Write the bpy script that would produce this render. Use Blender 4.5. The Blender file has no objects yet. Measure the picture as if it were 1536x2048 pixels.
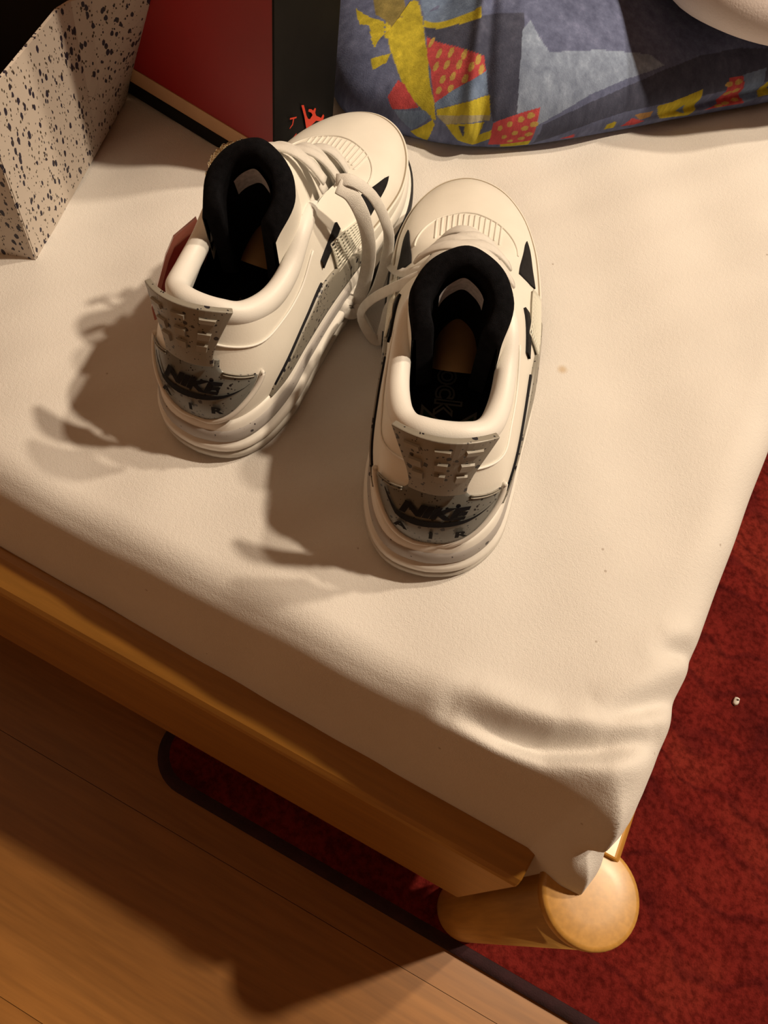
import bpy, math, random
import numpy as np
from mathutils import Vector, Matrix

random.seed(7)
np.random.seed(7)
SC = bpy.context.scene
COL = SC.collection

# ------------------------------------------------------------------ camera
Z0 = 0.46                                   # mattress reference height above the floor
CAM_R = [[0.8831620737298198, 0.45289273762031396, -0.12211846599110948],
         [0.45359473689636803, -0.7582624195859469, 0.46828401393126795],
         [0.11948458555461831, -0.46896297428948786, -0.8750983730760779]]
F_PX = 1560.0
cam_data = bpy.data.cameras.new('camera')
cam = bpy.data.objects.new('camera', cam_data)
COL.objects.link(cam)
right, down, fwd = [Vector([CAM_R[i][k] for i in range(3)]) for k in range(3)]
cam.matrix_world = Matrix((
    (right.x, -down.x, -fwd.x, 0.0),
    (right.y, -down.y, -fwd.y, 0.0),
    (right.z, -down.z, -fwd.z, 0.43 + Z0),
    (0, 0, 0, 1)))
cam_data.sensor_fit = 'VERTICAL'
cam_data.sensor_height = 36.0
cam_data.sensor_width = 27.0
cam_data.lens = F_PX / 2048.0 * 36.0
cam_data.clip_start = 0.01
SC.camera = cam

# ------------------------------------------------------------------ world and lamps
world = bpy.data.worlds.new('room_ambient')
world.use_nodes = True
world.node_tree.nodes['Background'].inputs[0].default_value = (0.80, 0.68, 0.58, 1)
world.node_tree.nodes['Background'].inputs[1].default_value = 0.05
SC.world = world


def bulb(name, az, el, dist, watts, radius, target=(-0.2, 0.33, 0.05)):
    a, e = math.radians(az), math.radians(el)
    d = bpy.data.lights.new(name, 'SPOT')          # a shaded ceiling spot: opaque above, open below
    d.spot_size = math.radians(120)
    d.spot_blend = 0.5
    d.energy = watts
    d.color = (1.0, 0.80, 0.58)
    d.shadow_soft_size = radius
    o = bpy.data.objects.new(name, d)
    o.location = (target[0] + dist * math.cos(e) * math.cos(a),
                  target[1] + dist * math.cos(e) * math.sin(a),
                  target[2] + Z0 + dist * math.sin(e))
    o.rotation_euler = (Vector((target[0], target[1], target[2] + Z0)) - o.location).to_track_quat('-Z', 'Y').to_euler()
    COL.objects.link(o)
    return o


bulb('ceiling_lamp_bulb', 25, 56, 2.3, 160, 0.045)
bulb('ceiling_lamp_bulb', 41, 56, 2.3, 95, 0.045)

vs = SC.view_settings
vs.view_transform = 'Standard'
vs.look = 'None'
vs.gamma = 1.0
vs.exposure = 0.0
vs.use_curve_mapping = False

# ------------------------------------------------------------------ materials


def new_mat(name):
    m = bpy.data.materials.new(name)
    m.use_nodes = True
    nt = m.node_tree
    return m, nt, nt.nodes['Principled BSDF']


def tex_coord(nt, scale=(1, 1, 1), kind='Object'):
    tc = nt.nodes.new('ShaderNodeTexCoord')
    mp = nt.nodes.new('ShaderNodeMapping')
    mp.inputs['Scale'].default_value = scale
    nt.links.new(tc.outputs[kind], mp.inputs['Vector'])
    return mp.outputs['Vector']


def noise(nt, vec, scale, detail=3.0, rough=0.55):
    n = nt.nodes.new('ShaderNodeTexNoise')
    n.inputs['Scale'].default_value = scale
    n.inputs['Detail'].default_value = detail
    n.inputs['Roughness'].default_value = rough
    nt.links.new(vec, n.inputs['Vector'])
    return n.outputs['Fac']


def ramp(nt, fac, stops):
    r = nt.nodes.new('ShaderNodeValToRGB')
    el = r.color_ramp.elements
    while len(el) < len(stops):
        el.new(0.5)
    for e, (p, c) in zip(el, stops):
        e.position = p
        e.color = (*c, 1) if len(c) == 3 else c
    nt.links.new(fac, r.inputs['Fac'])
    return r.outputs['Color']


def mix(nt, fac, a, b, mode='MIX'):
    m = nt.nodes.new('ShaderNodeMix')
    m.data_type = 'RGBA'
    m.blend_type = mode
    for sock, v in ((m.inputs[0], fac), (m.inputs[6], a), (m.inputs[7], b)):
        if hasattr(v, 'is_output') or hasattr(v, 'links'):
            nt.links.new(v, sock)
        else:
            sock.default_value = v if isinstance(v, (int, float)) else (*v, 1)
    return m.outputs[2]


def bump(nt, bsdf, height, strength, dist=0.002):
    b = nt.nodes.new('ShaderNodeBump')
    b.inputs['Strength'].default_value = strength
    b.inputs['Distance'].default_value = dist
    nt.links.new(height, b.inputs['Height'])
    nt.links.new(b.outputs['Normal'], bsdf.inputs['Normal'])


def simple(name, col, rough=0.5, nscale=0, namp=0.06, bscale=0, bstr=0.1, spec=0.5):
    m, nt, b = new_mat(name)
    b.inputs['Roughness'].default_value = rough
    b.inputs['Specular IOR Level'].default_value = spec
    b.inputs['Base Color'].default_value = (*col, 1)
    if nscale:
        v = tex_coord(nt)
        f = noise(nt, v, nscale)
        lo = tuple(c * (1 - namp) for c in col)
        hi = tuple(min(1, c * (1 + namp)) for c in col)
        nt.links.new(ramp(nt, f, [(0.3, lo), (0.7, hi)]), b.inputs['Base Color'])
    if bscale:
        v = tex_coord(nt)
        bump(nt, b, noise(nt, v, bscale, 4), bstr)
    return m


def speckled(name, base, dot, scale, density, rough=0.5, dot2=None, stretch=(1, 1, 1), rad=0.34):
    """paint-spatter speckles: one drop in some of the cells, of uneven size"""
    m, nt, b = new_mat(name)
    b.inputs['Roughness'].default_value = rough
    vec = tex_coord(nt, stretch)
    warp = nt.nodes.new('ShaderNodeTexNoise')
    warp.inputs['Scale'].default_value = scale * 2.0
    nt.links.new(vec, warp.inputs['Vector'])
    vm = nt.nodes.new('ShaderNodeVectorMath')
    vm.operation = 'MULTIPLY_ADD'
    nt.links.new(warp.outputs['Color'], vm.inputs[0])
    k = 0.35 / scale
    vm.inputs[1].default_value = (k, k, k)
    nt.links.new(vec, vm.inputs[2])
    col = base
    first = True
    for mult, dens, dc in ((1.0, density, dot), (2.3, density * 0.6, dot2 or dot)):
        vo = nt.nodes.new('ShaderNodeTexVoronoi')
        vo.inputs['Scale'].default_value = scale * mult
        nt.links.new(vm.outputs[0], vo.inputs['Vector'])
        sep = nt.nodes.new('ShaderNodeSeparateColor')
        nt.links.new(vo.outputs['Color'], sep.inputs[0])
        # radius of the drop = rad * clamp((density - rnd)/density)
        sub = nt.nodes.new('ShaderNodeMapRange')
        sub.inputs['From Min'].default_value = dens
        sub.inputs['From Max'].default_value = 0.0
        sub.inputs['To Min'].default_value = 0.0
        sub.inputs['To Max'].default_value = rad
        nt.links.new(sep.outputs[0], sub.inputs['Value'])
        lt = nt.nodes.new('ShaderNodeMath')
        lt.operation = 'LESS_THAN'
        nt.links.new(vo.outputs['Distance'], lt.inputs[0])
        nt.links.new(sub.outputs[0], lt.inputs[1])
        col = mix(nt, lt.outputs[0], col, dc)
    nt.links.new(col, b.inputs['Base Color'])
    return m


M_LEATHER = simple('white_leather', (0.80, 0.78, 0.72), 0.42, 60, 0.02, 900, 0.05)
M_COLLAR = simple('white_collar_lining', (0.80, 0.79, 0.76), 0.5, 60, 0.02, 1500, 0.08)
M_MIDSOLE = simple('white_midsole_rubber', (0.76, 0.74, 0.70), 0.38, 80, 0.03)
M_OUTSOLE = simple('grey_outsole_rubber', (0.52, 0.50, 0.46), 0.5, 80, 0.05)
M_OUTBLACK = simple('black_outsole_rubber', (0.02, 0.02, 0.022), 0.5, 80, 0.05)
M_BLACKLIN = simple('black_fleece_lining', (0.008, 0.008, 0.010), 0.95, 300, 0.3, 2500, 0.6, 0.05)
M_BLACKMESH = simple('black_mesh', (0.012, 0.012, 0.014), 0.7, 300, 0.3, 2500, 0.6, 0.2)
M_GREYSPK = speckled('grey_speckled_plastic', (0.25, 0.235, 0.20), (0.010, 0.009, 0.014), 260, 0.42, 0.42, rad=0.45)  # grey lowered to include the shade falling on the heel tab
M_COUNTER = speckled('shaded_grey_speckled_counter', (0.16, 0.165, 0.155), (0.008, 0.008, 0.012), 300, 0.45, 0.32, rad=0.45)  # grey darkened to paint in the shade on the back of the heel
M_BANDSPK = speckled('pale_grey_speckled_midsole', (0.40, 0.38, 0.37), (0.05, 0.045, 0.05), 200, 0.22, 0.5, rad=0.35)
M_LOGO = simple('black_print', (0.005, 0.005, 0.008), 0.7, spec=0.2)
M_TABBAR = simple('grey_tab_bar', (0.29, 0.27, 0.23), 0.45)
M_LACE = simple('white_lace', (0.80, 0.78, 0.74), 0.8, 200, 0.05, 2500, 0.5)
M_NET = simple('pale_plastic_net', (0.74, 0.74, 0.66), 0.25)
M_KRAFT = simple('brown_card', (0.30, 0.18, 0.08), 0.9, 40, 0.12)
M_LABEL = simple('grey_woven_label', (0.42, 0.40, 0.42), 0.9, 400, 0.2)
M_PRINTGREY = simple('grey_insole_print', (0.11, 0.10, 0.085), 0.8)
M_PRINTGREEN = simple('green_insole_print', (0.006, 0.035, 0.015), 0.8)
M_RED = simple('red_card', (0.30, 0.004, 0.006), 0.45, 15, 0.10)
M_BLACKCARD = simple('black_card', (0.008, 0.0075, 0.007), 0.6, 30, 0.15, spec=0.12)
M_TAN = simple('tan_card_edge', (0.55, 0.33, 0.18), 0.8, 40, 0.06)
M_ORANGE = simple('orange_red_print', (0.75, 0.045, 0.012), 0.5)
M_BOXSPK = speckled('white_card_dark_spatter', (0.56, 0.50, 0.44), (0.02, 0.016, 0.035), 270, 0.85, 0.6,
                    dot2=(0.05, 0.035, 0.02), stretch=(1.0, 1.0, 0.62), rad=0.46)
M_BOXIN = simple('shaded_box_inside', (0.022, 0.016, 0.012), 0.9, 20, 0.1)  # near-black colour paints in the shade inside the open box
M_STEEL = simple('metal_bead', (0.75, 0.68, 0.5), 0.22)
M_STEEL.node_tree.nodes['Principled BSDF'].inputs['Metallic'].default_value = 1.0
M_TAG = simple('red_tag_plastic', (0.62, 0.24, 0.20), 0.15)
M_TAG.node_tree.nodes['Principled BSDF'].inputs['Transmission Weight'].default_value = 0.35
M_LINT = simple('white_lint', (0.85, 0.83, 0.78), 0.9)


def make_sheet_mat():
    m, nt, b = new_mat('white_terry_sheet')
    b.inputs['Roughness'].default_value = 0.95
    b.inputs['Specular IOR Level'].default_value = 0.1
    b.inputs['Sheen Weight'].default_value = 0.25
    b.inputs['Sheen Roughness'].default_value = 0.4
    v = tex_coord(nt)
    f = noise(nt, v, 14, 5)
    c = ramp(nt, f, [(0.3, (0.69, 0.665, 0.635)), (0.7, (0.75, 0.725, 0.695))])
    # small faded brown stain with a shape of its own
    tc = nt.nodes.new('ShaderNodeTexCoord')
    d = nt.nodes.new('ShaderNodeVectorMath')
    d.operation = 'DISTANCE'
    nt.links.new(tc.outputs['Object'], d.inputs[0])
    d.inputs[1].default_value = STAIN
    mr = nt.nodes.new('ShaderNodeMapRange')
    mr.inputs['From Min'].default_value = 0.0012
    mr.inputs['From Max'].default_value = 0.0042
    mr.inputs['To Min'].default_value = 0.55
    mr.inputs['To Max'].default_value = 0.0
    nt.links.new(d.outputs['Value'], mr.inputs['Value'])
    c = mix(nt, mr.outputs[0], c, (0.50, 0.33, 0.14))
    # sparse dark fibres
    vo = nt.nodes.new('ShaderNodeTexVoronoi')
    vo.inputs['Scale'].default_value = 42
    nt.links.new(v, vo.inputs['Vector'])
    sp = nt.nodes.new('ShaderNodeMath')
    sp.operation = 'LESS_THAN'
    nt.links.new(vo.outputs['Distance'], sp.inputs[0])
    sp.inputs[1].default_value = 0.035
    mm = nt.nodes.new('ShaderNodeMath')
    mm.operation = 'MULTIPLY'
    nt.links.new(sp.outputs[0], mm.inputs[0])
    mm.inputs[1].default_value = 0.45
    c = mix(nt, mm.outputs[0], c, (0.25, 0.18, 0.13))
    nt.links.new(c, b.inputs['Base Color'])
    h = mix(nt, 0.45, noise(nt, v, 420, 5, 0.7), noise(nt, v, 1500, 2, 0.6))
    bump(nt, b, h, 0.5, 0.0016)
    return m


def make_wood(name, dark, light, along='x', rough=0.4, scale=6.0, coat=0.15):
    m, nt, b = new_mat(name)
    b.inputs['Roughness'].default_value = rough
    b.inputs['Coat Weight'].default_value = coat
    b.inputs['Coat Roughness'].default_value = 0.25
    st = {'x': (0.07, 1, 1), 'y': (1, 0.07, 1), 'z': (1, 1, 0.07)}[along]
    v = tex_coord(nt, st)
    f = noise(nt, v, scale * 6, 6, 0.6)
    c1 = ramp(nt, f, [(0.30, dark), (0.52, tuple((a + b2) / 2 for a, b2 in zip(dark, light))), (0.72, light)])
    f2 = noise(nt, v, scale * 60, 3, 0.5)
    c2 = ramp(nt, f2, [(0.35, (0.82, 0.82, 0.82)), (0.65, (1, 1, 1))])
    nt.links.new(mix(nt, 1.0, c1, c2, 'MULTIPLY'), b.inputs['Base Color'])
    return m


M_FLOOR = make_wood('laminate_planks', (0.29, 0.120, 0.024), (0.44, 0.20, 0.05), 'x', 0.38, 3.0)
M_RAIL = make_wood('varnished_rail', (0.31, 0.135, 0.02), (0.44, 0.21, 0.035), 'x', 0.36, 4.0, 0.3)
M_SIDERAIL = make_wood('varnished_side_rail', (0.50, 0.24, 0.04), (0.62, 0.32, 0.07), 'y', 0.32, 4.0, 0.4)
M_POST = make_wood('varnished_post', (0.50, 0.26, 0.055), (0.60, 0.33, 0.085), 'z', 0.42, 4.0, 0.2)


def make_rug_mat():
    m, nt, b = new_mat('red_rug_pile')
    b.inputs['Roughness'].default_value = 1.0
    b.inputs['Specular IOR Level'].default_value = 0.05
    v = tex_coord(nt)
    big = noise(nt, v, 9, 4)
    c = ramp(nt, big, [(0.30, (0.17, 0.018, 0.016)), (0.5, (0.27, 0.027, 0.022)), (0.72, (0.34, 0.045, 0.03))])
    # carved swirl lines
    wv = nt.nodes.new('ShaderNodeTexWave')
    wv.wave_type = 'RINGS'
    wv.inputs['Scale'].default_value = 5.5
    wv.inputs['Distortion'].default_value = 9.0
    wv.inputs['Detail'].default_value = 2.5
    wv.inputs['Detail Scale'].default_value = 1.6
    nt.links.new(v, wv.inputs['Vector'])
    line = ramp(nt, wv.outputs['Fac'], [(0.0, (1, 1, 1)), (0.05, (0.5, 0.5, 0.5)), (0.12, (0, 0, 0))])
    lm = mix(nt, 1.0, line, (0.38, 0.38, 0.38), 'MULTIPLY')
    c = mix(nt, lm, c, (0.06, 0.008, 0.012))
    fleck = noise(nt, v, 120, 3, 0.7)
    fl = ramp(nt, fleck, [(0.35, (0.55, 0.5, 0.5)), (0.6, (1.1, 1.1, 1.1))])
    nt.links.new(mix(nt, 1.0, c, fl, 'MULTIPLY'), b.inputs['Base Color'])
    bump(nt, b, noise(nt, v, 500, 4, 0.8), 0.9, 0.004)
    return m


M_RUG = make_rug_mat()
M_BIND = simple('dark_rug_binding', (0.03, 0.008, 0.012), 0.9, 60, 0.3, 600, 0.4)

# ------------------------------------------------------------------ mesh helpers


def make_mesh(name, verts, faces, smooth=True):
    me = bpy.data.meshes.new(name)
    me.from_pydata([tuple(map(float, v)) for v in verts], [], faces)
    me.update()
    if smooth:
        me.polygons.foreach_set('use_smooth', [True] * len(me.polygons))
    return me


def link(name, me, mat=None, parent=None, loc=None):
    o = bpy.data.objects.new(name, me)
    COL.objects.link(o)
    if mat is not None and me is not None and not me.materials:
        me.materials.append(mat)
    if parent is not None:
        o.parent = parent
    if loc is not None:
        o.location = loc
    return o


def add(name, verts, faces, mat, parent=None, smooth=True):
    return link(name, make_mesh(name, verts, faces, smooth), mat, parent)


def tag(o, label=None, cat=None, group=None, kind=None):
    if label:
        o['label'] = label
    if cat:
        o['category'] = cat
    if group:
        o['group'] = group
    if kind:
        o['kind'] = kind
    return o


def empty(name, loc=(0, 0, 0)):
    o = bpy.data.objects.new(name, None)
    o.empty_display_size = 0.05
    o.location = loc
    COL.objects.link(o)
    return o


def grid_faces(n, m, cu=False, cv=False, flip=False, base=0):
    """faces of an n x m grid of points stored row by row"""
    F = []
    for i in range(n if cu else n - 1):
        for j in range(m if cv else m - 1):
            a = i * m + j
            b = i * m + (j + 1) % m
            c = ((i + 1) % n) * m + (j + 1) % m
            d = ((i + 1) % n) * m + j
            F.append([base + q for q in ((a, d, c, b) if flip else (a, b, c, d))])
    return F


def box_data(x0, x1, y0, y1, z0, z1):
    v = [(x0, y0, z0), (x1, y0, z0), (x1, y1, z0), (x0, y1, z0), (x0, y0, z1), (x1, y0, z1), (x1, y1, z1), (x0, y1, z1)]
    f = [(0, 3, 2, 1), (4, 5, 6, 7), (0, 1, 5, 4), (1, 2, 6, 5), (2, 3, 7, 6), (3, 0, 4, 7)]
    return v, f


def bevel(o, w, seg=2):
    b = o.modifiers.new('bevel', 'BEVEL')
    b.width = w
    b.segments = seg
    b.limit_method = 'ANGLE'
    return o


def catmull(P, n, closed=False):
    P = np.asarray(P, float)
    K = len(P)
    out = []
    segs = K if closed else K - 1
    for q in np.linspace(0, segs, n, endpoint=not closed):
        i = min(int(q), segs - 1)
        t = q - i
        if closed:
            p0, p1, p2, p3 = P[(i - 1) % K], P[i % K], P[(i + 1) % K], P[(i + 2) % K]
        else:
            p1, p2 = P[i], P[i + 1]
            p0 = P[i - 1] if i > 0 else 2 * p1 - p2
            p3 = P[i + 2] if i + 2 < K else 2 * p2 - p1
        out.append(0.5 * ((2 * p1) + (p2 - p0) * t + (2 * p0 - 5 * p1 + 4 * p2 - p3) * t * t + (3 * p1 - p0 - 3 * p2 + p3) * t ** 3))
    return np.array(out)


def tube_data(path, r, seg=8, closed=False, base=0):
    path = np.asarray(path, float)
    n = len(path)
    V = []
    ref = np.array([0.13, 0.21, 0.97])
    for i in range(n):
        a = path[(i - 1) % n] if (closed or i > 0) else path[i]
        b = path[(i + 1) % n] if (closed or i < n - 1) else path[i]
        t = b - a
        t = t / (np.linalg.norm(t) + 1e-12)
        u = np.cross(t, ref)
        u /= np.linalg.norm(u) + 1e-12
        w = np.cross(u, t)
        rr = r[i] if hasattr(r, '__len__') else r
        for k in range(seg):
            ang = 2 * math.pi * k / seg
            V.append(path[i] + rr * (math.cos(ang) * u + math.sin(ang) * w))
    F = grid_faces(n, seg, closed, True, base=base)
    if not closed:
        F.append([base + k for k in range(seg)][::-1])
        F.append([base + (n - 1) * seg + k for k in range(seg)])
    return V, F


def ribbon_data(path, normals, width, thick, n=40, taper=None):
    """flat lace: rounded-rectangle section swept along a smooth path"""
    P = catmull(path, n)
    N = catmull(normals, n)
    prof = [(-1, 0), (-0.85, 0.8), (0, 1), (0.85, 0.8), (1, 0), (0.85, -0.8), (0, -1), (-0.85, -0.8)]
    V = []
    for i in range(n):
        t = P[min(i + 1, n - 1)] - P[max(i - 1, 0)]
        t /= np.linalg.norm(t) + 1e-12
        nn = N[i] - t * (N[i] @ t)
        nn /= np.linalg.norm(nn) + 1e-12
        s = np.cross(t, nn)
        w = width * (taper(i / (n - 1)) if taper else 1.0)
        for a, b in prof:
            V.append(P[i] + s * a * w / 2 + nn * b * thick / 2)
    m = len(prof)
    F = grid_faces(n, m, False, True)
    F.append(list(range(m))[::-1])
    F.append([(n - 1) * m + k for k in range(m)])
    return V, F


def sstep(a, b, x):
    t = np.clip((x - a) / (b - a), 0, 1)
    return t * t * (3 - 2 * t)


# ------------------------------------------------------------------ the bed surface
GX, GY, GC = 0.0672, 0.1193, 0.0054
BED_XR, BED_YF = 0.141, 0.126          # outermost right side and foot side of the mattress
BED_RR, BED_RF = 0.032, 0.020


def bed_top(x, y):
    """height (above Z0) of the soft mattress, which sags towards its middle and its foot"""
    y2 = np.where(y < 0.6, y, 0.6 + (y - 0.6) * 0.25)
    x2 = np.where(x > -0.42, x, -0.42 + (x + 0.42) * 0.2)
    return GX * x2 + GY * y2 + GC


def bedz(x, y):
    return float(bed_top(np.array(x), np.array(y)))


STAIN = (-0.0015, 0.3567, Z0 + bedz(-0.0015, 0.3567))
M_SHEET = make_sheet_mat()


def seg_dist(px, py, a, b):
    ax, ay = a
    bx, by = b
    t = np.clip(((px - ax) * (bx - ax) + (py - ay) * (by - ay)) / ((bx - ax) ** 2 + (by - ay) ** 2), 0, 1)
    return np.hypot(px - ax - t * (bx - ax), py - ay - t * (by - ay)), t


def build_mattress():
    xe, ye = BED_XR - BED_RR, BED_YF + BED_RF
    # unrolled grid: fine near the viewed corner, coarse towards the head
    depth = 0.13
    a = np.concatenate([np.linspace(-0.78, -0.46, 18, endpoint=False), np.linspace(-0.46, xe + BED_RR * 1.57 + depth, 330)])
    b = np.concatenate([np.linspace(ye - BED_RF * 1.57 - depth, 0.66, 400, endpoint=False), np.linspace(0.66, 2.06, 40)])
    Agr, Bgr = np.meshgrid(a, b, indexing='ij')
    dx = np.maximum(0, Agr - xe)
    dy = np.maximum(0, ye - Bgr)
    # each direction rolls over its own edge; at the corner the two blend
    px_, py_ = dx / (BED_RR * 1.5708), dy / (BED_RF * 1.5708)
    d = np.maximum(np.hypot(dx, dy), 1e-9)
    ex, ey = dx / d, dy / d
    r = BED_RR * ex ** 2 + BED_RF * ey ** 2 + 1e-9
    r = np.where(d > 1e-8, r, BED_RF)
    ang = np.minimum(d / r, math.pi / 2)
    out = r * np.sin(ang)
    dn = r * (1 - np.cos(ang)) + np.maximum(0, d - r * math.pi / 2)
    # square the corner off a little
    k = np.maximum(np.maximum(ex, ey), 0.6)
    out = out / (k ** 0.9)
    X = np.minimum(Agr, xe) + ex * out
    Y = np.maximum(Bgr, ye) - ey * out
    Z = bed_top(X, Y) - dn
    # the foot face runs back a little towards its tuck
    low = np.clip((dn - 0.02) / 0.08, 0, 1)
    Y -= 0.22 * np.clip(dn - 0.008, 0, 0.085) * ey
    # the loose sheet corner pokes out over the bed post
    corner = sstep(0.25, 0.9, 2 * ex * ey)
    X += corner * low * 0.019
    Y -= corner * low * 0.008
    Z -= corner * low * 0.008
    # gentle unevenness
    nz = (0.0016 * np.sin(X * 31 + 1.3) * np.sin(Y * 27 + 0.4) + 0.0010 * np.sin(X * 63 + Y * 41) + 0.0006 * np.sin(X * 120 - Y * 97 + 2))
    Z += nz
    # folds near the corner
    def valley(pts, dep, w):
        best = np.full(X.shape, 9.0)
        tt = np.zeros(X.shape)
        nseg = len(pts) - 1
        for i in range(nseg):
            dd, t = seg_dist(X, Y, pts[i], pts[i + 1])
            m_ = dd < best
            best = np.where(m_, dd, best)
            tt = np.where(m_, (i + t) / nseg, tt)
        prof = np.sin(np.clip(tt, 0.02, .98) * math.pi) ** 0.5
        return -dep * prof * np.exp(-(best / w) ** 2) + 0.55 * dep * prof * np.exp(-((best - 2.0 * w) / (1.3 * w)) ** 2)
    Z += valley([(0.030, 0.133), (0.060, 0.134), (0.082, 0.1376), (0.105, 0.148), (0.130, 0.167)], 0.013, 0.0062)
    Z += valley([(0.100, 0.160), (0.118, 0.178), (0.143, 0.205)], 0.006, 0.006)
    Z += valley([(0.118, 0.212), (0.140, 0.228)], 0.004, 0.005)
    # dents in the hanging corner
    dd = np.sqrt((X - 0.150) ** 2 + (Y - 0.108) ** 2 + (Z + 0.035) ** 2)
    X -= 0.010 * np.exp(-(dd / 0.014) ** 2)
    Y += 0.008 * np.exp(-(dd / 0.014) ** 2)
    n, m = Agr.shape
    V = np.stack([X, Y, Z + Z0], -1).reshape(-1, 3)
    F = grid_faces(n, m, flip=True)
    # underside, so that the mattress is a closed body
    base = len(V)
    zb = Z0 - 0.12
    V = np.vstack([V, [(-0.78, 2.06, zb), (-0.78, BED_YF, zb), (BED_XR, BED_YF, zb), (BED_XR, 2.06, zb)]])
    F.append([base, base + 3, base + 2, base + 1])
    o = add('mattress', V, F, M_SHEET)
    tag(o, 'mattress under a white terry fitted sheet that the two sneakers stand on', 'mattress')
    return o


build_mattress()

# ------------------------------------------------------------------ bed frame
POST = (0.1598, 0.1036)
bed = empty('bed_frame', (POST[0], POST[1], 0))
tag(bed, 'varnished honey-coloured wooden bed frame with a round corner post under the mattress', 'bed frame')


def rel(V, o):
    L = o.location
    return [(v[0] - L[0], v[1] - L[1], v[2] - L[2]) for v in V]


def extrude_profile(name, prof, axis, a0, a1, mat, parent, n=2):
    """sweep a closed (p, z) profile along x or y"""
    V = []
    K = len(prof)
    for t in (a0, a1):
        for p, z in prof:
            V.append((t, p, z) if axis == 'x' else (p, t, z))
    F = [(i, (i + 1) % K, K + (i + 1) % K, K + i) for i in range(K)]
    F += [tuple(range(K))[::-1], tuple(range(K, 2 * K))]
    o = add(name, rel(V, parent), F, mat, parent, smooth=False)
    return o


ZR = Z0 - 0.075
rail_prof = [(0.0885, ZR - 0.195), (0.0865, ZR - 0.19), (0.0865, ZR - 0.014), (0.0875, ZR - 0.010), (0.090, ZR - 0.006),
             (0.105, ZR + 0.003), (0.110, ZR + 0.004), (0.112, ZR + 0.002), (0.112, ZR - 0.195)]
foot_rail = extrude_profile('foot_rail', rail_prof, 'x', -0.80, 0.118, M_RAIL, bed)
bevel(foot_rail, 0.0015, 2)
side_prof = [(0.152, ZR - 0.19), (0.152, ZR - 0.006), (0.155, ZR - 0.003), (0.166, ZR - 0.003), (0.170, ZR - 0.008), (0.170, ZR - 0.19)]
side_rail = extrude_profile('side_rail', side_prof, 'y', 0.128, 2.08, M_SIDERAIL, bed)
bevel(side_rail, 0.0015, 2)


def lathe(profile, seg=48, cx=0, cy=0):
    V = []
    for r, z in profile:
        for k in range(seg):
            a = 2 * math.pi * k / seg
            V.append((cx + r * math.cos(a), cy + r * math.sin(a), z))
    F = grid_faces(len(profile), seg, False, True)
    F.append(list(range(seg))[::-1])
    F.append([(len(profile) - 1) * seg + k for k in range(seg)])
    return V, F


pr = 0.0312
zc = Z0 - 0.082
V, F = lathe([(pr * 0.93, 0.009), (pr * 0.97, 0.02), (pr * 0.97, zc - 0.012)])
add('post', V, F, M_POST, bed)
V, F = lathe([(pr * 0.955, zc - 0.012), (pr, zc - 0.009), (pr, zc - 0.003), (pr * 0.975, zc - 0.0007), (pr * 0.90, zc), (pr * 0.5, zc + 0.0006), (0.001, zc + 0.0007)])
add('post_cap', V, F, M_POST, bed)

# ------------------------------------------------------------------ floor, rug, lint
floor = empty('floor')
tag(floor, kind='structure')
PW = 0.192
ROOM = dict(x0=-0.83, x1=2.25, y0=-1.70, y1=2.30, z1=2.60)
plank_cache = {}


def plank_mesh(length):
    key = round(length, 3)
    if key not in plank_cache:
        v0, f0 = box_data(0, key - 0.0004, 0, PW - 0.0005, -0.012, 0.0)
        plank_cache[key] = make_mesh('plank', v0, f0, False)
        plank_cache[key].materials.append(M_FLOOR)
    return plank_cache[key]


row, yy = 0, ROOM['y0']
while yy + PW <= ROOM['y1'] + 0.06:
    xx, ln = ROOM['x0'], (0.34, 0.77, 1.20)[row % 3]
    while xx < ROOM['x1'] - 0.01:
        ln = min(ln, ROOM['x1'] - xx)
        link('plank', plank_mesh(ln), None, floor, (xx, yy, 0))
        xx += ln
        ln = 1.28
    row += 1
    yy += PW
v, f = box_data(ROOM['x0'], ROOM['x1'], ROOM['y0'], yy, -0.03, -0.0125)
add('underlay', v, f, M_BLACKCARD, floor, False)

# the room round the bed (out of frame): warm painted walls and ceiling that throw the lamplight back
M_WALL = simple('warm_wall_paint', (0.36, 0.255, 0.175), 0.9, 6, 0.03, 300, 0.1)
M_CEIL = simple('ceiling_paint', (0.70, 0.58, 0.45), 0.9, 6, 0.02)
for nm, bx_ in (('wall_left', (ROOM['x0'] - .1, ROOM['x0'], ROOM['y0'] - .1, ROOM['y1'] + .1, 0, ROOM['z1'])),
                ('wall_right', (ROOM['x1'], ROOM['x1'] + .1, ROOM['y0'] - .1, ROOM['y1'] + .1, 0, ROOM['z1'])),
                ('wall_front', (ROOM['x0'], ROOM['x1'], ROOM['y0'] - .1, ROOM['y0'], 0, ROOM['z1'])),
                ('wall_back', (ROOM['x0'], ROOM['x1'], ROOM['y1'], ROOM['y1'] + .1, 0, ROOM['z1'])),
                ('ceiling', (ROOM['x0'] - .1, ROOM['x1'] + .1, ROOM['y0'] - .1, ROOM['y1'] + .1, ROOM['z1'], ROOM['z1'] + .1))):
    v, f = box_data(*bx_)
    tag(add(nm, v, f, M_CEIL if nm == 'ceiling' else M_WALL, None, False), kind='structure')


def rug_outline(x0, x1, y0, y1, r, n=10):
    P = []
    for cx, cy, a0 in ((x0 + r, y0 + r, math.pi), (x1 - r, y0 + r, 1.5 * math.pi), (x1 - r, y1 - r, 0), (x0 + r, y1 - r, 0.5 * math.pi)):
        for k in range(n + 1):
            a = a0 + k * math.pi / 2 / n
            P.append((cx + r * math.cos(a), cy + r * math.sin(a)))
    return P


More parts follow.
